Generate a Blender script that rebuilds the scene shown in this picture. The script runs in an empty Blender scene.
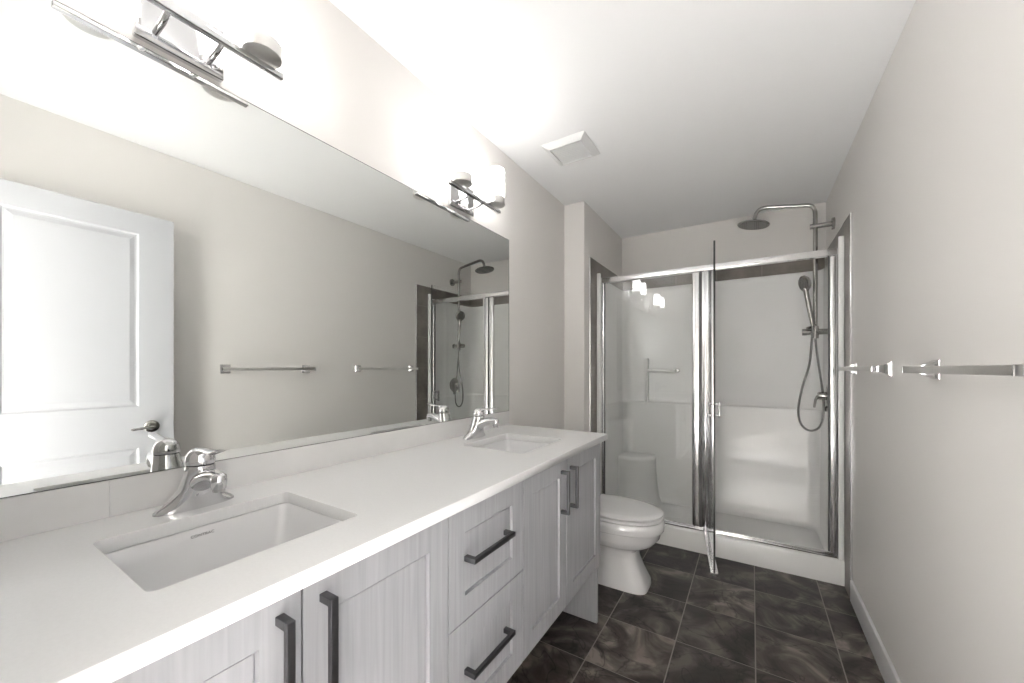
import bpy, bmesh, math, random
from mathutils import Vector, Matrix
random.seed(7)
S = bpy.context.scene
COL = S.collection

# ------------------------------------------------------------------ camera
cam_d = bpy.data.cameras.new('camera')
cam = bpy.data.objects.new('camera', cam_d); COL.objects.link(cam)
cam.location = (1.1742, 0.0, 1.2353)
cam.rotation_euler = (math.radians(90), 0, 0.5591)
cam_d.sensor_width = 36.0
cam_d.lens = 36.0 * 383.44 / 1024.0
cam_d.shift_y = 27.0 / 1024.0
cam_d.clip_start = 0.02
S.camera = cam

# ------------------------------------------------------------------ world, lights, exposure
w = bpy.data.worlds.new('world'); S.world = w; w.use_nodes = True
w.node_tree.nodes['Background'].inputs[0].default_value = (0.9, 0.95, 1.0, 1)
w.node_tree.nodes['Background'].inputs[1].default_value = 0.35
S.view_settings.view_transform = 'Standard'
S.view_settings.look = 'None'
S.view_settings.gamma = 1.0
S.view_settings.use_curve_mapping = False
S.view_settings.exposure = 1.78
SHADE_GLOW = 4.9

def area_light(name, loc, rot, sx, sy, power, color):
    l = bpy.data.lights.new(name, 'AREA'); l.shape = 'RECTANGLE'; l.size = sx; l.size_y = sy
    l.energy = power; l.color = color
    o = bpy.data.objects.new(name, l); COL.objects.link(o)
    o.location = loc; o.rotation_euler = rot
    return o
# added unseen fill lamp in the hall, bounced off its pale floor
area_light('hall_bounce_fill', (0.56, -0.85, 2.42), (0, 0, 0), 0.4, 0.6, 48, (1.0, 0.99, 0.98)).data.spread = math.radians(55)
# added unseen fill panel left of the doorway, no window behind it
area_light('hall_side_fill', (0.42, -0.80, 1.45), (math.radians(97), 0, math.radians(-52)), 0.7, 1.7, 3.2, (0.97, 0.985, 1.0))

# ------------------------------------------------------------------ materials
def mat(name, color=(.8,.8,.8), rough=.5, metal=0.0, **kw):
    m = bpy.data.materials.new(name); m.use_nodes = True
    b = m.node_tree.nodes['Principled BSDF']
    b.inputs['Base Color'].default_value = (*color, 1)
    b.inputs['Roughness'].default_value = rough
    b.inputs['Metallic'].default_value = metal
    for k, v in kw.items(): b.inputs[k.replace('_', ' ')].default_value = v
    return m
def nodes(m):
    nt = m.node_tree
    def N(t, **kw):
        n = nt.nodes.new(t)
        for k, v in kw.items(): setattr(n, k, v)
        return n
    return nt, N, (lambda a, b: nt.links.new(a, b)), nt.nodes['Principled BSDF']
def add_bump(m, scale, strength, dist=.002, detail=2.0, stretch=None):
    nt, N, L, B = nodes(m)
    tc = N('ShaderNodeTexCoord'); nz = N('ShaderNodeTexNoise'); bp = N('ShaderNodeBump')
    nz.inputs['Scale'].default_value = scale; nz.inputs['Detail'].default_value = detail
    bp.inputs['Strength'].default_value = strength; bp.inputs['Distance'].default_value = dist
    src = tc.outputs['Object']
    if stretch:
        mp = N('ShaderNodeMapping'); mp.inputs['Scale'].default_value = stretch
        L(src, mp.inputs[0]); src = mp.outputs[0]
    L(src, nz.inputs['Vector']); L(nz.outputs[0], bp.inputs['Height']); L(bp.outputs[0], B.inputs['Normal'])
    return nz
def noise_color(m, scale, c1, c2, detail=3.0, stretch=None, lo=.35, hi=.65, rough=None):
    nt, N, L, B = nodes(m)
    tc = N('ShaderNodeTexCoord'); nz = N('ShaderNodeTexNoise'); rp = N('ShaderNodeValToRGB')
    nz.inputs['Scale'].default_value = scale; nz.inputs['Detail'].default_value = detail
    src = tc.outputs['Object']
    if stretch:
        mp = N('ShaderNodeMapping'); mp.inputs['Scale'].default_value = stretch
        L(src, mp.inputs[0]); src = mp.outputs[0]
    L(src, nz.inputs['Vector']); L(nz.outputs[0], rp.inputs[0])
    rp.color_ramp.elements[0].position = lo; rp.color_ramp.elements[0].color = (*c1, 1)
    rp.color_ramp.elements[1].position = hi; rp.color_ramp.elements[1].color = (*c2, 1)
    L(rp.outputs[0], B.inputs['Base Color'])
    return m

M_wall = mat('greige_wall_paint', (.79,.768,.742), .5); add_bump(M_wall, 130, .1, .0012)
M_ceil = mat('white_ceiling_paint', (.92,.92,.92), .8); add_bump(M_ceil, 60, .22, .002, 3)
M_trim = mat('white_trim_paint', (.82,.82,.82), .35); add_bump(M_trim, 40, .03)
M_door = mat('darkened_door_paint', (.50,.51,.53), .38); add_bump(M_door, 60, .03)  # white door, colour darkened so it does not blow out in the mirror
M_quartz = noise_color(mat('white_quartz', (.82,.82,.82), .22), 180, (.79,.79,.79), (.81,.81,.81))
M_splash = noise_color(mat('white_backsplash_tile', (.8,.8,.8), .2), 9, (.76,.755,.745), (.79,.785,.775))
M_grout_w = mat('pale_grout', (.55,.545,.53), .9)
M_cer = mat('white_vitreous_china', (.80,.80,.805), .08, Coat_Weight=.5); noise_color(M_cer, 4, (.80,.80,.805), (.82,.82,.825))
M_acr = mat('white_acrylic', (.80,.80,.79), .16); noise_color(M_acr, 3, (.87,.87,.86), (.89,.89,.88))
M_chrome = mat('polished_chrome', (.83,.83,.84), .08, 1.0); noise_color(M_chrome, 2, (.66,.66,.67), (.70,.70,.71))
M_satin = mat('brushed_nickel', (.62,.61,.60), .26, 1.0); noise_color(M_satin, 6, (.60,.59,.58), (.64,.63,.62))
M_steel = mat('brushed_steel', (.38,.37,.355), .2, 1.0); noise_color(M_steel, 6, (.36,.35,.335), (.40,.39,.375))
M_alu = mat('bright_aluminium', (.86,.86,.87), .16, 1.0); noise_color(M_alu, 2, (.84,.84,.85), (.88,.88,.89))
M_pull = mat('dark_pewter_pull', (.13,.13,.135), .34, 1.0); add_bump(M_pull, 200, .03)
M_brush = mat('brushed_chrome', (.78,.77,.75), .3, 1.0); noise_color(M_brush, 6, (.75,.74,.72), (.80,.79,.77))
M_seal = mat('grey_vinyl_seal', (.10,.10,.10), .35); noise_color(M_seal, 6, (.09,.09,.09), (.11,.11,.11))
M_black = mat('black_rubber', (.02,.02,.02), .5); add_bump(M_black, 50, .05)
M_plinth = mat('shade_black_plinth', (.03,.028,.026), .7); add_bump(M_plinth, 40, .1)  # near-black colour stands in for the shade under the vanity
M_face = mat('dark_nozzle_face', (.12,.12,.12), .35, .8)
M_mirror = mat('mirror_silvering', (.80,.81,.79), .0, 1.0)
M_ink = mat('grey_print', (.12,.12,.13), .5); add_bump(M_ink, 50, .02)
M_vent = mat('white_vent_plastic', (.80,.80,.79), .45); add_bump(M_vent, 60, .03)
M_ventin = mat('vent_inside', (.05,.05,.048), .8); add_bump(M_ventin, 60, .05)

# pale washed wood-grain cabinet foil
M_cab = mat('pale_grey_woodgrain', (.6,.6,.62), .42)
def woodgrain(m):
    nt, N, L, B = nodes(m)
    tc = N('ShaderNodeTexCoord'); mp = N('ShaderNodeMapping'); mp.inputs['Scale'].default_value = (60, 60, 2.2)
    n1 = N('ShaderNodeTexNoise'); n1.inputs['Scale'].default_value = 1.3; n1.inputs['Detail'].default_value = 6
    n1.inputs['Distortion'].default_value = .6
    rp = N('ShaderNodeValToRGB')
    rp.color_ramp.elements[0].position = .3; rp.color_ramp.elements[0].color = (.35,.355,.375,1)
    rp.color_ramp.elements[1].position = .7; rp.color_ramp.elements[1].color = (.43,.435,.455,1)
    L(tc.outputs['Object'], mp.inputs[0]); L(mp.outputs[0], n1.inputs['Vector']); L(n1.outputs[0], rp.inputs[0])
    L(rp.outputs[0], B.inputs['Base Color'])
    bp = N('ShaderNodeBump'); bp.inputs['Strength'].default_value = .12; bp.inputs['Distance'].default_value = .001
    L(n1.outputs[0], bp.inputs['Height']); L(bp.outputs[0], B.inputs['Normal'])
woodgrain(M_cab)

# frosted glowing lamp glass
M_shade = bpy.data.materials.new('lit_frosted_glass'); M_shade.use_nodes = True
def _sh(m):
    nt, N, L, B = nodes(m)
    B.inputs['Base Color'].default_value = (.9,.9,.9,1); B.inputs['Roughness'].default_value = .3
    B.inputs['Emission Color'].default_value = (1, .985, .965, 1); B.inputs['Emission Strength'].default_value = SHADE_GLOW
_sh(M_shade)

# architectural glass: mostly clear, reflecting by angle
def glass_mat(name, tint, ior=1.5):
    m = bpy.data.materials.new(name); m.use_nodes = True
    nt = m.node_tree; nt.nodes.clear()
    o = nt.nodes.new('ShaderNodeOutputMaterial'); mx = nt.nodes.new('ShaderNodeMixShader')
    t = nt.nodes.new('ShaderNodeBsdfTransparent'); g = nt.nodes.new('ShaderNodeBsdfGlossy'); lw = nt.nodes.new('ShaderNodeLayerWeight')
    t.inputs[0].default_value = (*tint, 1); g.inputs['Roughness'].default_value = 0.0
    g.inputs[0].default_value = (1,1,1,1); lw.inputs[0].default_value = .5
    pw = nt.nodes.new('ShaderNodeMath'); pw.operation = 'POWER'; pw.inputs[1].default_value = 5.0
    fr = nt.nodes.new('ShaderNodeMath'); fr.operation = 'MULTIPLY_ADD'; fr.inputs[1].default_value = .92; fr.inputs[2].default_value = .045
    nt.links.new(lw.outputs['Facing'], pw.inputs[0]); nt.links.new(pw.outputs[0], fr.inputs[0])
    nt.links.new(fr.outputs[0], mx.inputs[0]); nt.links.new(t.outputs[0], mx.inputs[1]); nt.links.new(g.outputs[0], mx.inputs[2])
    nt.links.new(mx.outputs[0], o.inputs[0])
    return m
M_glass = glass_mat('clear_shower_glass', (.985,.99,.987))
M_edge = mat('dark_green_glass_edge', (.03,.035,.032), .3)

# dark slate-look floor tile
M_floor = mat('dark_marbled_tile', (.06,.05,.045), .3, Specular_IOR_Level=.35)
def floor_nodes(m):
    nt, N, L, B = nodes(m)
    PX, PY, OX, OY, G = .3065, .3280, .2675, .230, .0042
    tc = N('ShaderNodeTexCoord'); sp = N('ShaderNodeSeparateXYZ'); L(tc.outputs['Object'], sp.inputs[0])
    def mth(op, a, b=None):
        n = N('ShaderNodeMath', operation=op)
        for i, v in enumerate((a, b)):
            if v is None: continue
            if isinstance(v, (int, float)): n.inputs[i].default_value = v
            else: L(v, n.inputs[i])
        return n.outputs[0]
    def cell(c, off, p):
        t = mth('DIVIDE', mth('SUBTRACT', c, off), p)
        fl = mth('FLOOR', t); fr = mth('SUBTRACT', t, fl)
        d = mth('MULTIPLY', mth('MINIMUM', fr, mth('SUBTRACT', 1.0, fr)), p)
        return fl, d
    fx, dx = cell(sp.outputs[0], OX - PX*10, PX); fy, dy = cell(sp.outputs[1], OY - PY*10, PY)
    gx = mth('LESS_THAN', dx, .0024); gy = mth('LESS_THAN', dy, .0017)
    gr = mth('MAXIMUM', gx, gy)
    cb = N('ShaderNodeCombineXYZ'); L(fx, cb.inputs[0]); L(fy, cb.inputs[1])
    wn = N('ShaderNodeTexWhiteNoise', noise_dimensions='3D'); L(cb.outputs[0], wn.inputs['Vector'])
    sc = N('ShaderNodeVectorMath', operation='SCALE'); sc.inputs['Scale'].default_value = 13.0; L(wn.outputs['Color'], sc.inputs[0])
    ad = N('ShaderNodeVectorMath', operation='ADD'); L(tc.outputs['Object'], ad.inputs[0]); L(sc.outputs[0], ad.inputs[1])
    n1 = N('ShaderNodeTexNoise'); n1.inputs['Scale'].default_value = 4.6; n1.inputs['Detail'].default_value = 5
    n1.inputs['Distortion'].default_value = 1.5; n1.inputs['Roughness'].default_value = .55; L(ad.outputs[0], n1.inputs['Vector'])
    rp = N('ShaderNodeValToRGB'); cr = rp.color_ramp
    cr.elements[0].position = .34; cr.elements[0].color = (.022,.017,.014,1)
    cr.elements[1].position = .66; cr.elements[1].color = (.235,.20,.175,1)
    e = cr.elements.new(.48); e.color = (.065,.053,.046,1)
    e = cr.elements.new(.56); e.color = (.125,.106,.094,1)
    L(n1.outputs[0], rp.inputs[0])
    # wandering dark veins
    n2 = N('ShaderNodeTexNoise'); n2.inputs['Scale'].default_value = 3.2; n2.inputs['Detail'].default_value = 3; n2.inputs['Distortion'].default_value = 2.2
    ad2 = N('ShaderNodeVectorMath', operation='ADD'); ad2.inputs[1].default_value = (3.1, 7.7, 1.3); L(ad.outputs[0], ad2.inputs[0]); L(ad2.outputs[0], n2.inputs['Vector'])
    v = mth('ABSOLUTE', mth('SUBTRACT', n2.outputs[0], .5))
    vr = N('ShaderNodeMapRange'); vr.inputs['From Min'].default_value = 0.0; vr.inputs['From Max'].default_value = .022
    vr.inputs['To Min'].default_value = .42; vr.inputs['To Max'].default_value = 1.0; L(v, vr.inputs['Value'])
    pt = N('ShaderNodeMapRange'); pt.inputs['To Min'].default_value = .55; pt.inputs['To Max'].default_value = 1.35; L(wn.outputs['Value'], pt.inputs['Value'])
    k = mth('MULTIPLY', vr.outputs[0], pt.outputs[0])
    mu = N('ShaderNodeVectorMath', operation='SCALE'); L(rp.outputs[0], mu.inputs[0]); L(k, mu.inputs['Scale'])
    mx = N('ShaderNodeMix', data_type='RGBA'); L(gr, mx.inputs['Factor']); L(mu.outputs[0], mx.inputs['A'])
    mx.inputs['B'].default_value = (.30,.27,.25,1)
    L(mx.outputs['Result'], B.inputs['Base Color'])
    rr = N('ShaderNodeMapRange'); rr.inputs['To Min'].default_value = .30; rr.inputs['To Max'].default_value = .85; L(gr, rr.inputs['Value'])
    L(rr.outputs[0], B.inputs['Roughness'])
    bp = N('ShaderNodeBump'); bp.inputs['Strength'].default_value = .5; bp.inputs['Distance'].default_value = .002
    L(mth('SUBTRACT', mth('MULTIPLY', n1.outputs[0], .35), gr), bp.inputs['Height']); L(bp.outputs[0], B.inputs['Normal'])
floor_nodes(M_floor)

# brown-grey shower border tile with fine joints
M_tile = mat('brown_grey_border_tile', (.15,.13,.11), .3)
def tile_nodes(m):
    nt, N, L, B = nodes(m)
    tc = N('ShaderNodeTexCoord'); nz = N('ShaderNodeTexNoise'); nz.inputs['Scale'].default_value = 6; nz.inputs['Detail'].default_value = 4
    rp = N('ShaderNodeValToRGB'); rp.color_ramp.elements[0].color = (.13,.115,.10,1); rp.color_ramp.elements[1].color = (.23,.205,.18,1)
    rp.color_ramp.elements[0].position = .35; rp.color_ramp.elements[1].position = .65
    L(tc.outputs['Object'], nz.inputs['Vector']); L(nz.outputs[0], rp.inputs[0])
    sp = N('ShaderNodeSeparateXYZ'); L(tc.outputs['Object'], sp.inputs[0])
    def lines(c):
        a = N('ShaderNodeMath', operation='PINGPONG'); a.inputs[1].default_value = .155; L(c, a.inputs[0])
        b = N('ShaderNodeMath', operation='LESS_THAN'); b.inputs[1].default_value = .0018; L(a.outputs[0], b.inputs[0]); return b.outputs[0]
    mxm = N('ShaderNodeMath', operation='MAXIMUM'); L(lines(sp.outputs[0]), mxm.inputs[0]); L(lines(sp.outputs[2]), mxm.inputs[1])
    mx = N('ShaderNodeMix', data_type='RGBA'); L(mxm.outputs[0], mx.inputs['Factor']); L(rp.outputs[0], mx.inputs['A'])
    mx.inputs['B'].default_value = (.30,.27,.25,1); L(mx.outputs['Result'], B.inputs['Base Color'])
tile_nodes(M_tile)
def nozzle(m):
    nt, N, L, B = nodes(m)
    tc = N('ShaderNodeTexCoord'); v = N('ShaderNodeTexVoronoi'); v.inputs['Scale'].default_value = 85; v.inputs['Randomness'].default_value = .15
    rp = N('ShaderNodeValToRGB'); rp.color_ramp.elements[0].position = .25; rp.color_ramp.elements[0].color = (.05,.05,.05,1)
    rp.color_ramp.elements[1].position = .35; rp.color_ramp.elements[1].color = (.22,.215,.205,1)
    L(tc.outputs['Object'], v.inputs['Vector']); L(v.outputs['Distance'], rp.inputs[0]); L(rp.outputs[0], B.inputs['Base Color'])
nozzle(M_face)
def hose_mat():
    m = mat('ribbed_steel_hose', (.42,.42,.41), .25, 1.0)
    nt, N, L, B = nodes(m)
    tc = N('ShaderNodeTexCoord'); wv = N('ShaderNodeTexWave', bands_direction='Z'); wv.inputs['Scale'].default_value = 90
    bp = N('ShaderNodeBump'); bp.inputs['Strength'].default_value = .6; bp.inputs['Distance'].default_value = .002
    L(tc.outputs['Object'], wv.inputs['Vector']); L(wv.outputs[0], bp.inputs['Height']); L(bp.outputs[0], B.inputs['Normal'])
    return m
M_hose = hose_mat()
_nt, _N, _L, _B = nodes(M_mirror)
_c = _N('ShaderNodeTexCoord'); _n = _N('ShaderNodeTexNoise'); _n.inputs['Scale'].default_value = 1.0
_r = _N('ShaderNodeValToRGB'); _r.color_ramp.elements[0].color = (.795,.81,.79,1); _r.color_ramp.elements[1].color = (.805,.815,.80,1)
_L(_c.outputs['Object'], _n.inputs['Vector']); _L(_n.outputs[0], _r.inputs[0]); _L(_r.outputs[0], _B.inputs['Base Color'])

# ------------------------------------------------------------------ mesh helpers
def build(name, bm, m, parent=None, smooth=None, loc=None):
    me = bpy.data.meshes.new(name)
    bmesh.ops.recalc_face_normals(bm, faces=bm.faces[:])
    bm.to_mesh(me); bm.free()
    for k in (m if isinstance(m, (list, tuple)) else [m]): me.materials.append(k)
    if smooth is not None:
        for p in me.polygons: p.use_smooth = True
        me.set_sharp_from_angle(angle=math.radians(smooth))
    o = bpy.data.objects.new(name, me); COL.objects.link(o)
    if parent is not None: o.parent = parent
    if loc is not None: o.location = loc
    return o
def tag(o, label, cat, group=None):
    o['label'] = label; o['category'] = cat
    if group: o['group'] = group
    return o
def thing(name, label, cat, loc=(0,0,0), group=None, rz=0):
    o = bpy.data.objects.new(name, None); COL.objects.link(o); o.location = loc; o.rotation_euler = (0,0,rz)
    o.empty_display_size = .05
    return tag(o, label, cat, group)
def struct(name, bm, m, parent=None, smooth=None):
    o = build(name, bm, m, parent, smooth)
    if parent is None: o['kind'] = 'structure'
    return o
def box(bm, x0, x1, y0, y1, z0, z1, bev=0, seg=2, mi=0):
    vs = [bm.verts.new(p) for p in [(x0,y0,z0),(x1,y0,z0),(x1,y1,z0),(x0,y1,z0),(x0,y0,z1),(x1,y0,z1),(x1,y1,z1),(x0,y1,z1)]]
    fs = [bm.faces.new([vs[i] for i in q]) for q in [(3,2,1,0),(4,5,6,7),(0,1,5,4),(1,2,6,5),(2,3,7,6),(3,0,4,7)]]
    for f in fs: f.material_index = mi
    if bev:
        es = list({e for f in fs for e in f.edges})
        bmesh.ops.bevel(bm, geom=es, offset=bev, segments=seg, affect='EDGES', profile=.5)
    return bm
def B(*a, **k): return box(bmesh.new(), *a, **k)
def ring_loft(bm, rings, cap0=True, cap1=True, closed=True):
    vr = [[bm.verts.new(p) for p in r] for r in rings]
    n = len(vr[0])
    for a, b in zip(vr, vr[1:]):
        for i in range(n if closed else n-1):
            j = (i+1) % n
            bm.faces.new((a[i], a[j], b[j], b[i]))
    if cap0: bm.faces.new(vr[0][::-1])
    if cap1: bm.faces.new(vr[-1])
    return vr
def tube(bm, pts, r, n=12, caps=True, flat=1.0, up=None):
    """sweep a circle (radius r or list) along pts; flat squashes the second axis"""
    P = [Vector(p) for p in pts]; R = r if isinstance(r, (list, tuple)) else [r]*len(P)
    F = flat if isinstance(flat, (list, tuple)) else [flat]*len(P)
    rings = []; prev = None
    for i, p in enumerate(P):
        t = (P[min(i+1, len(P)-1)] - P[max(i-1, 0)]).normalized()
        if prev is None:
            a = Vector(up) if up else (Vector((0,0,1)) if abs(t.z) < .9 else Vector((1,0,0)))
            u = (a - t*a.dot(t)).normalized()
        else:
            u = (prev - t*prev.dot(t)).normalized()
        prev = u; v = t.cross(u)
        rings.append([p + (v*math.cos(2*math.pi*k/n) + u*F[i]*math.sin(2*math.pi*k/n))*R[i] for k in range(n)])
    ring_loft(bm, rings, caps, caps)
    return bm
def lathe(bm, prof, origin=(0,0,0), axis=(0,0,1), n=32):
    """prof: list of (radius, height) about axis"""
    q = Vector((0,0,1)).rotation_difference(Vector(axis).normalized()); o = Vector(origin)
    rings = [[o + q @ Vector((max(r,1e-4)*math.cos(2*math.pi*k/n), max(r,1e-4)*math.sin(2*math.pi*k/n), h)) for k in range(n)] for r, h in prof]
    ring_loft(bm, rings); return bm
def bez(p0, p1, p2, p3, n=12):
    p0, p1, p2, p3 = map(Vector, (p0,p1,p2,p3)); o = []
    for i in range(n+1):
        t = i/n; s = 1-t
        o.append(p0*s**3 + p1*3*s*s*t + p2*3*s*t*t + p3*t**3)
    return o
def catmull(pts, k=8):
    P = [Vector(p) for p in pts]; P = [P[0]*2-P[1]] + P + [P[-1]*2-P[-2]]; o = []
    for i in range(1, len(P)-2):
        for j in range(k):
            t = j/k; a, b, c, d = P[i-1:i+3]
            o.append(.5*((2*b)+(c-a)*t+(2*a-5*b+4*c-d)*t*t+(3*b-a-3*c+d)*t**3))
    o.append(P[-2]); return o
def rrect(x0, x1, y0, y1, r, n=6):
    o = []
    for cx, cy, a0 in ((x1-r,y1-r,0),(x0+r,y1-r,90),(x0+r,y0+r,180),(x1-r,y0+r,270)):
        for k in range(n+1):
            a = math.radians(a0 + 90*k/n); o.append((cx+r*math.cos(a), cy+r*math.sin(a)))
    return o
def superell(cx, cy, rx0, rx1, ry, z, e=2.0, n=40):
    """egg outline: rx0 to the -x side, rx1 to the +x side"""
    o = []
    for k in range(n):
        a = 2*math.pi*k/n; c, s = math.cos(a), math.sin(a)
        rx = rx1 if c > 0 else rx0
        o.append((cx + rx*math.copysign(abs(c)**(2/e), c), cy + ry*math.copysign(abs(s)**(2/e), s), z))
    return o
def copy_thing(root, loc, label, group=None):
    r = root.copy(); COL.objects.link(r); r.location = loc; r['label'] = label
    if group: r['group'] = group
    for ch in list(root.children):
        c = ch.copy(); COL.objects.link(c); c.parent = r
        for g in list(ch.children):
            d = g.copy(); COL.objects.link(d); d.parent = c
    return r

# ------------------------------------------------------------------ room shell
W, H = 1.629, 2.44          # right wall, ceiling
YN = -.03                    # inner face of the wall with the doorway
YS, XS, YB = 2.608, .154, 3.556   # stub wall front, stub side, back wall
struct('floor', B(-.12, 1.75, YN-.12, 3.68, -.08, 0), M_floor)
M_hall_bounce = mat('hall_bounce_floor', (.72,.72,.72), .95); add_bump(M_hall_bounce, 400, .4, .004)  # pale floor added to bounce the hall fill up into the room
struct('floor_hall', B(.2, 1.87, -1.87, YN-.1202, -.08, .004), M_hall_bounce)
struct('ceiling', B(-.12, 1.75, -1.75, 3.68, H, H+.1), M_ceil)
struct('wall_left', B(-.12, 0, YN, YS+.02, 0, H), M_wall)
struct('wall_right', B(W, W+.12, YN-.12, YB+.12, 0, H), M_wall)
struct('wall_back', B(-.12, W, YB, YB+.12, 0, H), M_wall)
struct('wall_shower_side', B(-.12, XS, YS, YB, 0, H, bev=.004, seg=2), M_wall)
bm = bmesh.new(); box(bm, -.12, .70, YN-.12, YN, 0, H); box(bm, 1.52, W, YN-.12, YN, 0, H); box(bm, .70, 1.52, YN-.12, YN, 2.06, H)
struct('wall_near', bm, M_wall)
struct('wall_hall_left', B(.20, .32, -1.75, YN-.12, 0, H), M_wall)
struct('wall_hall_right', B(1.75, 1.87, -1.75, YN-.12, 0, H), M_wall)
struct('wall_hall_end', B(.2, 1.87, -1.87, -1.75, 0, H), M_wall)
# doorway casing
bm = bmesh.new()
box(bm, .63, .70, YN, YN+.016, 0, 2.13, .003); box(bm, 1.52, 1.59, YN, YN+.016, 0, 2.13, .003); box(bm, .63, 1.59, YN, YN+.016, 2.06, 2.13, .003)
struct('trim_1', bm, M_trim)
# baseboards (profile with an eased top)
def base_run(name, x0, x1, y0, y1):
    struct(name, B(x0, x1, y0, y1, 0, .113, bev=.004, seg=3), M_trim, smooth=40)
base_run('baseboard_right', W-.013, W, YN+.02, 2.682)
base_run('baseboard_left', 0, .013, 1.845, YS)
base_run('baseboard_stub', .013, XS+.002, YS-.013, YS)

# border tile round the shower and its metal edging
TT = .009
bm = bmesh.new()
box(bm, W-TT, W, 2.688, 2.853, 0, 2.060); box(bm, W-TT, W, 2.853, YB, 1.93, 2.060)
box(bm, XS, XS+TT, 2.700, 2.853, 0, 2.055); box(bm, XS, XS+TT, 2.853, YB, 1.93, 2.055)
box(bm, XS+TT, W-TT, YB-TT, YB, 1.93, 2.060)
struct('trim_2', bm, M_tile)
bm = bmesh.new()
box(bm, W-.0125, W, 2.680, 2.688, 0, 2.064, .002); box(bm, W-.0125, W, 2.688, YB, 2.060, 2.064)
box(bm, XS, XS+.0125, 2.692, 2.700, 0, 2.060, .002); box(bm, XS, XS+.0125, 2.700, YB, 2.055, 2.060)
struct('trim_3', bm, M_alu)

# entrance door, swung open against the right wall (seen in the mirror)
def panel_slab(bm, x_face, x_back, y0, y1, z0, z1, panels, depth, slope, axis=1):
    """slab whose face at x_face carries sunk panels with a sloped moulding and raised field"""
    d = 1 if x_back > x_face else -1
    ys = sorted({y0, y1, *[p[0] for p in panels], *[p[1] for p in panels]}); zs = sorted({z0, z1, *[p[2] for p in panels], *[p[3] for p in panels]})
    def inp(a, b, c, e):
        return any(p[0]-1e-6 <= a and b <= p[1]+1e-6 and p[2]-1e-6 <= c and e <= p[3]+1e-6 for p in panels)
    for a, b in zip(ys, ys[1:]):
        for c, e in zip(zs, zs[1:]):
            if inp(a, b, c, e): continue
            bm.faces.new([bm.verts.new(q) for q in ((x_face,a,c),(x_face,b,c),(x_face,b,e),(x_face,a,e))])
    for (a, b, c, e) in panels:
        prof = [(0,0), (.0015,depth), (.0022,depth+.004), (.0042,depth+.004), (.0052,depth)] if axis == 1 else [(0,0),(slope*.5,depth),(slope,depth),(slope*2.2,depth*.25)]
        prev = None
        for ins, dp in prof:
            r = [bm.verts.new(q) for q in ((x_face+d*dp,a+ins,c+ins),(x_face+d*dp,b-ins,c+ins),(x_face+d*dp,b-ins,e-ins),(x_face+d*dp,a+ins,e-ins))]
            if prev:
                for i in range(4): bm.faces.new((prev[i], prev[(i+1)%4], r[(i+1)%4], r[i]))
            prev = r
        bm.faces.new(prev)
    bmesh.ops.remove_doubles(bm, verts=bm.verts[:], dist=1e-5)
    # sides and back
    c8 = [(x_face,y0,z0),(x_face,y1,z0),(x_face,y1,z1),(x_face,y0,z1),(x_back,y0,z0),(x_back,y1,z0),(x_back,y1,z1),(x_back,y0,z1)]
    v = [bm.verts.new(p) for p in c8]
    for q in ((0,1,5,4),(1,2,6,5),(2,3,7,6),(3,0,4,7),(4,5,6,7)): bm.faces.new([v[i] for i in q])
    bmesh.ops.remove_doubles(bm, verts=bm.verts[:], dist=1e-5)
    return bm
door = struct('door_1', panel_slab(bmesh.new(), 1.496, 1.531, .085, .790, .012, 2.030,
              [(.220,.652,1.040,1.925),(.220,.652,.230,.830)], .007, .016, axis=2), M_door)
def lever(parent, side):
    x = 1.496 if side < 0 else 1.531
    bm = bmesh.new()
    lathe(bm, [(.0,0),(.031,0),(.031,.006),(.027,.010),(.012,.012),(.010,.038),(.0,.039)], (x,.700,.934), (side,0,0), 28)
    tube(bm, [(x+side*.036,.704,.934),(x+side*.038,.69,.934),(x+side*.038,.66,.931),(x+side*.035,.622,.928),(x+side*.034,.614,.928)], [.010,.011,.009,.008,.004], 12, flat=.75)
    return build('door_handle', bm, M_steel, parent, 40)
lever(door, -1); lever(door, 1)
for z in (.25, 1.05, 1.82):
    bm = bmesh.new(); box(bm, 1.531, 1.535, .085, .115, z-.045, z+.045); tube(bm, [(1.537,.083,z-.047),(1.537,.083,z+.047)], .006, 10)
    build('hinge', bm, M_satin, door, 40)

# ------------------------------------------------------------------ vanity cabinets
XF, XD = .536, .555         # carcass front, door face
CZ0, CZ1 = .30, .889
def cabinet(name, label, y0, y1, group='vanity cabinet units under the white worktop', hand=None):
    t = thing(name, label, 'cabinet', (0, y0, CZ0), group)
    bm = bmesh.new(); h = CZ1-CZ0; w_ = y1-y0; p = .016
    box(bm, .002, XF, 0, p, 0, h); box(bm, .002, XF, w_-p, w_, 0, h); box(bm, .002, XF, p, w_-p, 0, p)
    box(bm, .002, .014, p, w_-p, p, h); box(bm, XF-.018, XF, p, w_-p, h-.014, h)
    build('body', bm, M_cab, t)
    return t
GAP = .0019
def front(parent, kind, y0, y1, z0, z1, ya, ins=.062):
    """shaker front, coordinates given in the room, parent origin at (0, ya, CZ0)"""
    y0 += GAP-ya; y1 -= GAP+ya; z0 -= CZ0; z1 -= CZ0
    bm = panel_slab(bmesh.new(), XD, XF+.0008, y0, y1, z0, z1, [(y0+ins, y1-ins, z0+ins, z1-ins)], .006, .004)
    return build(kind, bm, M_cab, parent)
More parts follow.
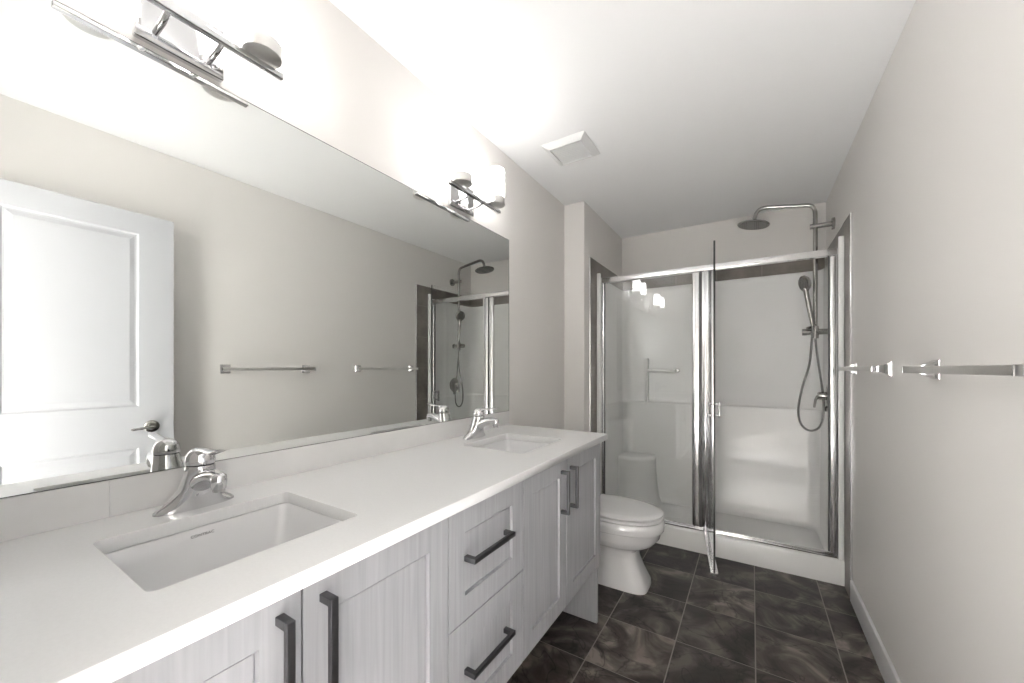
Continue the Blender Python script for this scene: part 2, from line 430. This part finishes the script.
def pull(parent, y, z, vertical, ya, L=.185, name='handle'):
    """square bar pull on two square posts"""
    y -= ya; z -= CZ0; s = .0068; x1 = XD+.034
    bm = bmesh.new()
    if vertical:
        box(bm, x1-.010, x1, y-s, y+s, z-L/2, z+L/2, .0012)
        for e in (-1, 1): box(bm, XD-.0003, x1-.009, y-s, y+s, z+e*(L/2-s)-s, z+e*(L/2-s)+s, .001)
    else:
        box(bm, x1-.010, x1, y-L/2, y+L/2, z-s, z+s, .0012)
        for e in (-1, 1): box(bm, XD-.0003, x1-.009, y+e*(L/2-s)-s, y+e*(L/2-s)+s, z-s, z+s, .001)
    return build(name, bm, M_pull, parent)
YA, YB1, YB2, YC = -.010, .701, 1.056, 1.790
ZT = .880
c1 = cabinet('sink_cabinet', 'pale grey two-door sink cabinet under the basin nearest the camera', YA, YB1)
d = front(c1, 'door', YA, .347, CZ0, ZT, YA); pull(d, .312, .762, True, YA)
d = front(c1, 'door', .347, YB1, CZ0, ZT, YA); pull(d, .383, .762, True, YA)
c2 = cabinet('drawer_cabinet', 'pale grey cabinet of two stacked drawers in the middle of the vanity', YB1, YB2)
d = front(c2, 'drawer', YB1, YB2, .5945, ZT, YB1); pull(d, .8585, .752, False, YB1, .195)
d = front(c2, 'drawer', YB1, YB2, CZ0, .5915, YB1); pull(d, .8585, .464, False, YB1, .195)
c3 = cabinet('sink_cabinet', 'pale grey two-door sink cabinet at the far end beside the toilet', YB2, YC)
d = front(c3, 'door', YB2, 1.395, CZ0, ZT, YB2); pull(d, 1.347, .762, True, YB2, .165)
d = front(c3, 'door', 1.395, YC, CZ0, ZT, YB2); pull(d, 1.432, .762, True, YB2, .165)
# end panel that runs to the floor, and the recessed plinth
tag(build('end_panel', B(.02, .538, YC+.001, YC+.019, 0, .8885, bev=.001), M_cab),
    'pale grey end panel carrying the far end of the vanity down to the floor', 'panel')
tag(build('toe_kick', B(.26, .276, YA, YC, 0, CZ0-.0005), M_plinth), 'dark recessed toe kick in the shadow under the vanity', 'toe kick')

# ------------------------------------------------------------------ worktop with two cut-outs
SK = [(.150,.450,.187,.532), (.150,.450,1.240,1.585)]   # sink openings
def slab_with_holes(name, outer, holes, z0, z1, m, bev=0.0):
    cu = bpy.data.curves.new(name+'_c', 'CURVE'); cu.dimensions = '2D'; cu.fill_mode = 'BOTH'
    for loop in [outer]+holes:
        sp = cu.splines.new('POLY'); sp.points.add(len(loop)-1); sp.use_cyclic_u = True
        for i, (x, y) in enumerate(loop): sp.points[i].co = (x, y, 0, 1)
    cu.extrude = (z1-z0)/2 - bev; cu.bevel_depth = bev; cu.bevel_resolution = 1; cu.offset = -bev
    o = bpy.data.objects.new(name+'_c', cu); COL.objects.link(o)
    bpy.context.view_layer.update()
    dg = bpy.context.evaluated_depsgraph_get()
    me = bpy.data.meshes.new_from_object(o.evaluated_get(dg)); bpy.data.objects.remove(o); bpy.data.curves.remove(cu)
    me.name = name; me.materials.clear(); me.materials.append(m)
    for v in me.vertices: v.co.z += (z0+z1)/2
    r = bpy.data.objects.new(name, me); COL.objects.link(r)
    bm_ = bmesh.new(); bm_.from_mesh(me); bmesh.ops.remove_doubles(bm_, verts=bm_.verts[:], dist=1e-5); bmesh.ops.recalc_face_normals(bm_, faces=bm_.faces[:]); bm_.to_mesh(me); bm_.free()
    return r
wt = slab_with_holes('countertop', [(0.0005,YA-.012),(.577,YA-.012),(.577,1.839),(.0005,1.839)],
                     [rrect(a,b,c,d_,.014) for a,b,c,d_ in SK], .889, .917, M_quartz, .0012)
tag(wt, 'long white quartz countertop with two sink cut-outs on the vanity', 'countertop')
# backsplash: tiles in one course, thin joints
bm = bmesh.new(); y = YA-.012; k = 0
while y < 1.835:
    e = .2385 if k == 0 else 1.836
    box(bm, .0005, .008, y+.0002, e-.0002, .9172, .9955, .0003, 1); y = e; k += 1
tag(build('backsplash', bm, M_splash), 'low white tile backsplash along the back of the vanity countertop', 'backsplash')

# ------------------------------------------------------------------ basins
def basin(label, a, b, c, d_, text):
    cy = (c+d_)/2
    t = thing('sink', label, 'sink', ((a+b)/2, cy, .72), 'rectangular undermount basins')
    hx, hy = (b-a)/2, (d_-c)/2
    rings = []
    def R(gx, z, r): rings.append([(x, y_, z) for x, y_ in rrect(-hx-gx, hx+gx, -hy-gx, hy+gx, r)])
    zt = .8884-.72
    R(.020, zt, .03); R(.004, zt, .018); R(.001, zt-.004, .02); R(-.004, zt-.04, .026); R(-.012, zt-.09, .03); R(-.028, zt-.120, .035); R(-.055, zt-.134, .03); R(-.10, zt-.138, .02)
    # outside skin
    out = []
    def O(gx, z, r): out.append([(x, y_, z) for x, y_ in rrect(-hx-gx, hx+gx, -hy-gx, hy+gx, r)])
    O(.020, zt, .03); O(.020, zt-.010, .03); O(.012, zt-.03, .03); O(.0, zt-.11, .035); O(-.05, zt-.150, .04); O(-.10, zt-.152, .02)
    bm = bmesh.new(); ring_loft(bm, rings, cap0=False); ring_loft(bm, out, cap0=False)
    bmesh.ops.remove_doubles(bm, verts=bm.verts[:], dist=1e-5)
    build('basin', bm, M_cer, t, 50)
    bm = bmesh.new(); lathe(bm, [(.0,0),(.023,0),(.023,.002),(.018,.0035),(.012,.002),(.0,.002)], (0,0,zt-.138), n=28)
    build('drain', bm, M_chrome, t, 40)
    if text:
        cu = bpy.data.curves.new('brand_print', 'FONT'); cu.body = text; cu.size = .0085; cu.extrude = .0002; cu.align_x = 'CENTER'; cu.align_y = 'CENTER'
        cu.space_character = 1.05
        o = bpy.data.objects.new('tmp', cu); COL.objects.link(o); bpy.context.view_layer.update()
        me = bpy.data.meshes.new_from_object(o.evaluated_get(bpy.context.evaluated_depsgraph_get())); bpy.data.objects.remove(o)
        me.name = 'brand_print'; me.materials.clear(); me.materials.append(M_ink)
        p = bpy.data.objects.new('brand_print', me); COL.objects.link(p); p.parent = t
        # on the wall-side face of the bowl, facing +x
        p.matrix_local = Matrix.Translation((-hx+.0022, -.006, zt-.017)) @ Matrix(((0,0,1,0),(1,0,0,0),(0,1,0,0),(0,0,0,1)))
        p['label'] = 'small grey maker\'s print'
    return t
basin('white rectangular undermount sink in the near half of the countertop', *SK[0], 'CONTRAC')
basin('white rectangular undermount sink at the far end of the countertop', *SK[1], None)

# ------------------------------------------------------------------ faucets
def make_faucet(loc, label):
    t = thing('faucet', label, 'faucet', loc, 'chrome single-lever faucets')
    # body: long foot sweeping up into a round column leaning slightly forward
    rings = []
    spec = [  # z, half y, half x, x shift, exponent
        (.0006,.0760,.0270,.000,2.2),(.004,.0755,.0274,.000,2.2),(.010,.0700,.0280,.001,2.1),(.016,.0610,.0290,.003,2.0),(.024,.0510,.0300,.005,2.0),
        (.034,.0430,.0305,.009,2.0),(.048,.0365,.0305,.013,2.0),(.064,.0325,.0300,.017,2.0),(.082,.0295,.0290,.0215,2.0),(.095,.0280,.0278,.0245,2.0),(.100,.0270,.0268,.025,2.0)]
    for z, hy, hx, sx, e in spec: rings.append(superell(sx, 0, hx, hx, hy, z, e, 40))
    bm = bmesh.new(); ring_loft(bm, rings); build('body', bm, M_chrome, t, 45)
    # spout
    bm = bmesh.new()
    path = bez((.018,0,.052),(.055,0,.078),(.088,0,.086),(.120,0,.083),14)
    n = len(path); rad = [.026-.0105*(i/(n-1)) for i in range(n)]
    tube(bm, path, rad, 20, flat=[.85-.12*(i/(n-1)) for i in range(n)])
    lathe(bm, [(.0,-.004),(.0135,-.004),(.0145,.006),(.0150,.014),(.0135,.024),(.008,.029),(.0,.030)], (.120,0,.065), n=24)
    build('spout', bm, M_chrome, t, 50)
    # aerator
    bm = bmesh.new(); lathe(bm, [(.0,0),(.0105,0),(.0112,.002),(.0112,.008),(.0,.008)], (.120,0,.0545), n=24); build('aerator', bm, M_satin, t, 45)
    # handle: dome cap with a lever reaching over the spout
    bm = bmesh.new()
    lathe(bm, [(.0,0),(.0262,0),(.0274,.003),(.0276,.010),(.0262,.019),(.0225,.027),(.0165,.0325),(.009,.0355),(.0,.0365)], (.025,0,.1025), n=36)
    path = bez((.022,0,.122),(.055,0,.142),(.085,0,.128),(.132,0,.143),14)
    n = len(path)
    tube(bm, path, [.017,.0165,.016,.0145,.013,.012,.0115,.011,.011,.0112,.0116,.012,.012,.011,.006], 18, flat=[.8,.76,.72,.68,.64,.6,.57,.55,.53,.5,.48,.46,.44,.42,.4])
    build('handle', bm, M_chrome, t, 50)
    bm = bmesh.new(); lathe(bm, [(.0,0),(.0250,0),(.0250,.003),(.0,.003)], (.025,0,.0998), n=32); build('seam_ring', bm, M_black, t, 45)
    # pop-up rod
    bm = bmesh.new(); tube(bm, [(-.0225,0,.0),(-.0225,0,.045)], .0024, 10); lathe(bm, [(.0,0),(.0042,0),(.005,.004),(.0042,.009),(.0,.010)], (-.0225,0,.045), n=14)
    build('lift_rod', bm, M_chrome, t, 45)
    return t
f1 = make_faucet((.084,.364,.917), 'chrome single-lever faucet behind the near sink')
copy_thing(f1, (.086,1.412,.917), 'chrome single-lever faucet behind the far sink')

# ------------------------------------------------------------------ wall mirror
mr = thing('wall_mirror', 'wide frameless mirror on the left wall above the vanity', 'mirror', (0,0,.9975))
build('mirror_glass', B(.0005, .0045, YN+.012, 1.836, 0, .9665), M_mirror, mr)
bm = bmesh.new()
box(bm, .0003, .0052, 1.836, 1.8372, 0, .9672); box(bm, .0003, .0052, YN+.012, 1.8372, .9665, .9675); box(bm, .0003, .0052, YN+.012, 1.8372, -.0013, -.0001)
build('mirror_edge', bm, M_edge, mr)

# ------------------------------------------------------------------ two-light vanity fixtures
def make_fixture(yc, label):
    t = thing('vanity_light', label, 'wall light', (0, yc, 2.0), 'two-shade chrome wall lights above the mirror')
    build('back_plate', B(.0005, .020, -.085, .085, -.022, .105, bev=.003), M_chrome, t, 40)
    bx = .105; cx_ = .122
    build('bar', B(bx-.012, bx+.006, -.187, .187, .010, .024, bev=.0015), M_chrome, t, 40)
    for s in (-1, 1):
        bm = bmesh.new()
        tube(bm, bez((.018,s*.05,.0),(.05,s*.05,.004),(.08,s*.05,.0),(bx-.004,s*.05,.016),8), .0065, 12, flat=.7)
        build('arm', bm, M_chrome, t, 45)
    for s in (-1, 1):
        y = s*.128
        bm = bmesh.new(); lathe(bm, [(.0,.0262),(.041,.0262),(.0428,.027),(.0435,.029),(.0435,.060),(.042,.062),(.0,.062)], (cx_,y,0), n=36)
        cup = build('cup', bm, M_brush, t, 40)
        bm = bmesh.new()
        lathe(bm, [(.0,.0625),(.041,.0625),(.041,.190),(.0395,.196),(.034,.201),(.0,.203)], (cx_,y,0), n=36)
        build('glass_shade', bm, M_shade, t, 40)
    bm = bmesh.new(); lathe(bm, [(.0,0),(.007,0),(.007,.008),(.004,.012),(.0,.012)], (.020, .066, .0), (1,0,0), 16); build('screw_cap', bm, M_chrome, t, 40)
    return t
v1 = make_fixture(.360, 'chrome two-shade wall light nearest the camera, above the near sink')
copy_thing(v1, (0, 1.408, 2.0), 'chrome two-shade wall light above the far end of the mirror')

# ------------------------------------------------------------------ ceiling vent
t = thing('ceiling_vent', 'square white exhaust fan grille on the ceiling', 'vent', (.332, 1.960, H))
hx, hy = .123, .122
bm = bmesh.new()
def sq(h1, h2, z): return [(-h1,-h2,z),(h1,-h2,z),(h1,h2,z),(-h1,h2,z)]
ring_loft(bm, [sq(hx,hy,0), sq(hx,hy,-.003), sq(hx-.028,hy-.028,-.022), sq(hx-.034,hy-.034,-.022), sq(hx-.034,hy-.034,-.004)], cap0=False, cap1=False)
build('grille_frame', bm, M_vent, t)
build('dark_backing', B(-hx+.03, hx-.03, -hy+.03, hy-.03, -.004, -.001), M_ventin, t)
for k in range(11):
    yy = -hy+.042 + k*(2*hy-.084)/10
    bm = bmesh.new(); v = [(-hx+.034,yy-.0022,-.018),(-hx+.034,yy-.0012,-.019),(-hx+.034,yy+.0024,-.008),(-hx+.034,yy+.0014,-.007)]
    ring_loft(bm, [v, [(hx-.034,b,c) for a,b,c in v]]); build('slat', bm, M_vent, t)

# ------------------------------------------------------------------ towel bars on the right wall
def make_towel_bar(y0, L, z, label):
    t = thing('towel_bar', label, 'towel bar', (W, y0, z), 'chrome towel bars on the right wall')
    px_ = -.059
    for e in (0, 1):
        y = 0.042 if e == 0 else L-.042
        s = -1 if e == 0 else 1
        bm = bmesh.new()
        # square flange flaring smoothly into a slim post
        prof = [(.0005,.028,.028),(.004,.028,.028),(.006,.0265,.0265),(.020,.0190,.0190),(.036,.0118,.0118),(.044,.0100,.0100),(.0540,.0100,.0100)]
        rings = []
        for d_, a, b in prof: rings.append([(-d_, y-a, -b), (-d_, y+a, -b), (-d_, y+a, b), (-d_, y-a, b)])
        ring_loft(bm, rings)
        bmesh.ops.bevel(bm, geom=[q for q in bm.edges if abs((q.verts[0].co-q.verts[1].co).x) > .001], offset=.0012, segments=2, affect='EDGES')
        build('post', bm, M_chrome, t, 40)
    build('bar', B(px_-.005, px_+.005, .004, L-.004, -.0098, .0098, bev=.001), M_brush, t, 40)
    for a_ in (0, L-.006): build('end_cap', B(px_-.0056, px_+.0056, a_, a_+.006, -.0104, .0104, bev=.001), M_chrome, t, 40)
    return t
tb = make_towel_bar(1.040, .595, 1.232, 'chrome towel bar on the right wall, the one nearer the camera')
make_towel_bar(1.990, .670, 1.234, 'chrome towel bar on the right wall, the one beside the shower')

# ------------------------------------------------------------------ toilet
t = thing('toilet', 'white elongated toilet with closed lid between vanity and shower', 'toilet', (0, 2.24, 0))
cx = .47
bm = bmesh.new()
rings = [superell(cx, 0, .26, .215, .112, .0, 5.0), superell(cx, 0, .26, .213, .111, .03, 4.5), superell(cx, 0, .26, .178, .098, .10, 4.0),
         superell(cx, 0, .26, .155, .092, .16, 3.6), superell(cx, 0, .26, .150, .092, .200, 3.2), superell(cx, 0, .26, .165, .106, .222, 2.9),
         superell(cx, 0, .26, .212, .138, .238, 2.6), superell(cx, 0, .26, .245, .158, .258, 2.5), superell(cx, 0, .26, .270, .171, .290, 2.4), superell(cx, 0, .26, .281, .177, .325, 2.35),
         superell(cx, 0, .26, .284, .179, .331, 2.35), superell(cx, 0, .26, .291, .184, .334, 2.35), superell(cx, 0, .26, .293, .186, .345, 2.35), superell(cx, 0, .26, .292, .185, .380, 2.35), superell(cx, 0, .26, .286, .180, .390, 2.35)]
ring_loft(bm, rings); build('bowl', bm, M_cer, t, 38)
bm = bmesh.new()
rings = [superell(cx, 0, .235, .286, .181, .3925, 2.3), superell(cx, 0, .237, .290, .184, .396, 2.3), superell(cx, 0, .237, .290, .184, .408, 2.3), superell(cx, 0, .235, .286, .180, .411, 2.3)]
ring_loft(bm, rings); build('seat', bm, M_cer, t, 40)
bm = bmesh.new()
rings = [superell(cx, 0, .240, .283, .178, .4150, 2.3), superell(cx, 0, .242, .288, .183, .418, 2.3), superell(cx, 0, .242, .288, .183, .425, 2.3), superell(cx, 0, .238, .280, .176, .431, 2.3), superell(cx, 0, .22, .245, .152, .435, 2.2), superell(cx, 0, .13, .15, .09, .437, 2.1)]
ring_loft(bm, rings); build('lid', bm, M_cer, t, 40)
for s in (-1, 1):
    bm = bmesh.new(); tube(bm, [(.238, s*.07-.02, .418), (.238, s*.07+.02, .418)], .010, 12); build('hinge', bm, M_cer, t, 40)
bm = bmesh.new()
ring_loft(bm, [[(x,y,z) for x,y in rrect(a,b,-c,c,.03)] for a,b,c,z in ((.03,.21,.19,.385),(.02,.215,.20,.42),(.015,.22,.21,.73))]); build('tank', bm, M_cer, t, 40)
bm = bmesh.new()
ring_loft(bm, [[(x,y,z) for x,y in rrect(.008-g,.227+g,-.218-g,.218+g,.03)] for g,z in ((-.004,.731),(0,.735),(0,.752),(-.01,.760))]); build('tank_lid', bm, M_cer, t, 40)
bm = bmesh.new(); lathe(bm, [(.0,0),(.022,0),(.022,.004),(.0,.006)], (.115,0,.760), n=24); build('flush_button', bm, M_chrome, t, 40)

# ------------------------------------------------------------------ shower stall (one acrylic unit)
YF = 2.842
st = thing('shower_stall', 'white acrylic shower stall with curb and corner seat in the alcove', 'shower stall', (0,0,0))
# walls: a U profile lofted upward, with a ledge where the lower part stands forward
def U(gx, gb, r, z, xo=0.0):
    """inner contour from front-left round to front-right at height z"""
    xl, xr, yb = XS+TT+gx, W-TT-gx, YB-TT-gb
    o = [(xl, YF+.052, z)]
    for k in range(9):
        a = math.radians(180 - 90*k/8); o.append((xl+r+r*math.cos(a), yb-r+r*math.sin(a), z))
    for k in range(9):
        a = math.radians(90 - 90*k/8); o.append((xr-r+r*math.cos(a), yb-r+r*math.sin(a), z))
    o.append((xr, YF+.052, z)); return o
bm = bmesh.new()
prof = [(.060,.090,.10,.092),(.048,.075,.09,.104),(.043,.066,.08,.135),(.040,.062,.08,.50),(.036,.058,.08,.925),(.034,.054,.08,.937),(.024,.034,.08,.943),(.021,.028,.08,.955),(.018,.024,.08,1.90),(.016,.022,.08,1.938),(.010,.012,.07,1.947),(.0005,.0005,.06,1.947)]
ring_loft(bm, [U(*p) for p in prof], cap0=False, cap1=False, closed=False)
build('wall_surround', bm, M_acr, st, 50)
# base: curb, pan floor
bm = bmesh.new(); XL_, XR_ = XS+TT+.0005, W-TT-.0005
cs = [(YF,.0),(YF-.001,.128),(YF+.004,.140),(YF+.014,.1445),(YF+.085,.1445),(YF+.100,.138),(YF+.112,.098),(YF+.135,.088),(3.20,.082),(3.45,.088),(3.50,.095),(YB-TT-.0005,.10),(YB-TT-.0005,0)]
ring_loft(bm, [[(XL_,y,z) for y,z in cs], [(XR_,y,z) for y,z in cs]])
build('base', bm, M_acr, st, 50)
bm = bmesh.new(); lathe(bm, [(.0,0),(.045,0),(.045,.002),(.038,.004),(.0,.003)], (.90,3.20,.082), n=32); build('drain', bm, M_chrome, st, 40)
# front flanges
for a, b, top in ((XS+TT+.0006, .192, 1.965), (1.592, W-TT-.0006, 1.990)):
    build('front_flange', B(a, b, YF-.001, YF+.020, .1446 if a > 1 else .1446, top, bev=.004, seg=3), M_acr, st, 40)
# corner seat
bm = bmesh.new()
def seat_ring(g, z):
    o = [(.18, 3.53, z), (.18, 3.270-g, z)]
    x1 = .468+g; y0 = 3.270-g; r = .17
    for k in range(13):
        a = math.radians(-90 + 90*k/12); o.append((x1-r+r*math.cos(a), y0+r+r*math.sin(a), z))
    o.append((x1, 3.53, z)); return o
ring_loft(bm, [seat_ring(.055,.085), seat_ring(.030,.13), seat_ring(.012,.25), seat_ring(0,.443), seat_ring(.004,.460), seat_ring(.002,.474), seat_ring(-.008,.485), seat_ring(-.020,.490)])
build('seat', bm, M_acr, st, 50)
# moulded soap shelf fin with its towel rail
bm = bmesh.new(); box(bm, .378, .402, 3.455, 3.53, .945, 1.325, .006, 3); build('shelf_fin', bm, M_acr, st, 40)
bm = bmesh.new(); tube(bm, [(.400,3.480,1.217),(.628,3.480,1.217)], .016, 16); build('grab_rail', bm, M_acr, st, 40)
bm = bmesh.new(); lathe(bm, [(.0,0),(.016,0),(.016,.02),(.013,.062),(.0,.064)], (.640,3.527,1.217), (0,-1,0), 20); build('rail_post', bm, M_satin, st, 40)

# ------------------------------------------------------------------ shower enclosure
en = thing('shower_enclosure', 'aluminium framed glass shower enclosure with its door swung open', 'shower enclosure', (0,0,0))
Y0, Y1 = 2.858, 2.888
ZB, ZH = .1450, 1.888
bm = bmesh.new(); box(bm, .193, 1.592, Y0-.004, Y1+.004, ZH, ZH+.040, .004, 3); build('header', bm, M_alu, en, 40)
bm = bmesh.new(); box(bm, .193, 1.592, Y0-.006, Y1+.006, ZB, ZB+.012, .002); box(bm, .193, 1.592, Y0+.004, Y1-.004, ZB+.012, ZB+.022, .002); build('bottom_track', bm, M_alu, en, 40)
def stile(x0, x1, name='stile', rounds=True):
    bm = bmesh.new(); w2 = (x1-x0)
    box(bm, x0, x1, Y0, Y1, ZB+.022, ZH, .008 if w2 > .03 else .003, 3)
    if w2 > .04:   # a fluted face
        box(bm, x0+w2*.30, x0+w2*.46, Y0-.006, Y0+.004, ZB+.022, ZH, .003, 2)
    return build(name, bm, M_alu, en, 40)
stile(.1925, .214); stile(.829, .874); stile(.887, .942); stile(1.556, 1.5915)
bm = bmesh.new(); box(bm, .874, .887, Y0+.012, Y1-.006, ZB+.022, ZH); box(bm, .214, .2185, Y0+.008, Y1-.008, ZB+.022, ZH); box(bm, 1.550, 1.556, Y0+.006, Y1-.006, ZB+.03, ZH); build('seal', bm, M_seal, en)
gp = build('glass_panel', B(.2185, .829, 2.870, 2.876, ZB+.022, ZH), M_glass, en)
# the door: hinged at the centre post, swung toward the camera
dt = bpy.data.objects.new('glass_door', None)
a = (.914, 2.852); b = (1.0075, 2.262)
ang = math.atan2(b[1]-a[1], b[0]-a[0]); Ld = math.hypot(b[0]-a[0], b[1]-a[1])
def door_piece(name, bm, m, parent, smooth=None):
    bmesh.ops.rotate(bm, verts=bm.verts[:], cent=(0,0,0), matrix=Matrix.Rotation(ang, 3, 'Z'))
    bmesh.ops.translate(bm, verts=bm.verts[:], vec=(a[0], a[1], 0))
    return build(name, bm, m, parent, smooth)
bpy.data.objects.remove(dt)
ZD0, ZD1 = .160, 1.905
gd = door_piece('glass_door', B(.012, Ld-.002, -.003, .003, ZD0+.004, ZD1), M_glass, en)
gd['label'] = 'clear glass door leaf'
door_piece('glass_edge', B(Ld-.002, Ld+.001, -.0045, .0045, ZD0+.004, ZD1), M_edge, gd)
bm = bmesh.new(); box(bm, .0, Ld, -.018, -.010, ZD0-.012, ZD0+.010, .001); box(bm, .0, Ld, .010, .018, ZD0-.012, ZD0+.010, .001); box(bm, 0, Ld-.004, -.011, .011, ZD0-.010, ZD0+.003)
door_piece('bottom_rail', bm, M_alu, gd, 40)
door_piece('hinge_rail', B(-.004, .016, -.009, .009, ZD0-.01, ZD1-.02, bev=.003), M_alu, gd, 40)
for s in (-1, 1):
    bm = bmesh.new(); yo = s*.003
    for z in (.985, 1.045): tube(bm, [(Ld-.045, yo, z), (Ld-.045, s*.026, z)], .005, 10)
    box(bm, Ld-.054, Ld-.036, min(s*.024, s*.031), max(s*.024, s*.031), .972, 1.058, .003)
    door_piece('handle', bm, M_chrome, gd, 40)

# ------------------------------------------------------------------ shower column on the right wall
XC, YCc = 1.530, 3.22
WX = W
sc_ = thing('shower_column', 'chrome shower column with round rain head on the shower\'s right wall', 'shower column', (XC, YCc, 1.48))
def L3(p): return (p[0]-XC, p[1]-YCc, p[2]-1.48)
def T(bm, pts, r, n=14, **k): return tube(bm, [L3(p) for p in pts], r, n, **k)
bm = bmesh.new()
path = [(XC,YCc,1.46),(XC,YCc,2.25)] + list(bez((XC,YCc,2.25),(XC,YCc,2.315),(XC-.02,YCc,2.322),(XC-.06,YCc,2.328),8))[1:] + [(1.265,YCc,2.362)] + list(bez((1.265,YCc,2.362),(1.215,YCc,2.369),(1.196,YCc,2.345),(1.188,YCc,2.290),8))[1:]
T(bm, path, .0128, 16); build('riser_pipe', bm, M_steel, sc_, 50)
hd = bmesh.new(); HA = (.16, 0, .987)
lathe(hd, [(.0,-.010),(.096,-.010),(.100,-.007),(.100,-.003),(.094,.0015),(.03,.006),(.022,.012),(.020,.024),(.012,.030),(.0,.030)], L3((1.184,YCc,2.262)), HA, 48)
rh = build('rain_head', hd, M_steel, sc_, 40)
bm = bmesh.new(); lathe(bm, [(.0,-.003),(.093,-.003),(.093,0),(.0,0)], L3((1.184-.0102*HA[0],YCc,2.262-.0102*HA[2])), HA, 48); build('nozzle_face', bm, M_face, rh, 40)
# upper wall bracket
bm = bmesh.new(); T(bm, [(XC-.028,YCc,2.178),(WX-.003,YCc,2.178)], .0165, 16)
lathe(bm, [(.0,0),(.038,0),(.038,.012),(.036,.014),(.0,.014)], L3((WX-.0005,YCc,2.178)), (-1,0,0), 28)
build('wall_bracket', bm, M_steel, sc_, 40)
# lower diverter/bracket, on the acrylic side wall
WI = W-TT-.020
bm = bmesh.new(); T(bm, [(XC-.045,YCc,1.478),(WI,YCc,1.478)], [.019]*2, 18)
lathe(bm, [(.0,0),(.026,0),(.026,.010),(.0,.011)], L3((WI+.003,YCc,1.478)), (-1,0,0), 28)
T(bm, [(XC,YCc,1.435),(XC,YCc,1.515)], .019, 18)
build('diverter', bm, M_steel, sc_, 40)
bm = bmesh.new(); T(bm, [(XC-.070,YCc,1.478),(XC-.045,YCc,1.478)], .0215, 18); T(bm, [(XC-.045, YCc-.03, 1.502),(XC-.01, YCc-.004, 1.512)], .009, 12)
build('diverter_knob', bm, M_steel, sc_, 40)
# hand shower in its cradle
hs = bmesh.new()
p0 = Vector((XC-.016, YCc-.030, 1.515)); p1 = Vector((1.478, YCc-.045, 1.735))
T(hs, [p0, p0.lerp(p1,.3), p0.lerp(p1,.7), p1, p1+Vector((-.006,-.006,.03))], [.010,.0135,.014,.0145,.016], 14)
fn = Vector((-.88,-.42,-.22)).normalized()
cpos = p1 + Vector((-.004,-.002,.062))
lathe(hs, [(.0,-.018),(.026,-.017),(.044,-.008),(.0535,.004),(.0535,.011),(.050,.014),(.0,.015)], L3(cpos), fn, 32)
hnd = build('hand_shower', hs, M_steel, sc_, 50)
bm = bmesh.new(); lathe(bm, [(.0,.0142),(.042,.0142),(.042,.0155),(.0,.0155)], L3(cpos), fn, 32); build('spray_face', bm, M_face, hnd, 40)
bm = bmesh.new(); T(bm, [(XC-.0, YCc, 1.525),(XC-.014, YCc-.028, 1.535)], .013, 14); build('cradle', bm, M_steel, sc_, 45)
# hose loop
bm = bmesh.new()
hp = catmull([(XC-.017,YCc-.031,1.512),(XC-.022,YCc-.034,1.42),(1.494,YCc-.04,1.26),(1.455,YCc-.045,1.10),(1.436,YCc-.045,.96),(1.452,YCc-.04,.865),(1.500,YCc-.03,.825),(1.552,YCc-.02,.855),(1.573,YCc-.01,.95),(1.566,YCc,1.10),(1.545,YCc,1.28),(XC+.002,YCc,1.41),(XC,YCc,1.44)], 10)
T(bm, hp, .0068, 10); build('hose', bm, M_hose, sc_, 60)

# valve with lever below
va = thing('shower_valve', 'chrome shower valve with lever low on the shower\'s right wall', 'valve', (WI, 3.225, 1.055))
bm = bmesh.new(); lathe(bm, [(.0,.0),(.075,.0),(.077,.004),(.070,.010),(.040,.014),(.0,.015)], (0,0,0), (-1,0,0), 40); build('escutcheon', bm, M_steel, va, 40)
bm = bmesh.new(); lathe(bm, [(.0,.012),(.027,.012),(.026,.045),(.020,.058),(.0,.060)], (0,0,0), (-1,0,0), 28)
tube(bm, [(-.040,0,.0),(-.058,-.004,-.004),(-.070,-.008,-.030),(-.075,-.010,-.078)], [.011,.011,.009,.007], 12, flat=.8); build('lever', bm, M_steel, va, 45)
bm = bmesh.new(); lathe(bm, [(.0,0),(.020,0),(.020,.014),(.014,.02),(.0,.02)], (0,0,-.085), (-1,0,0), 24); build('diverter_knob', bm, M_steel, va, 40)
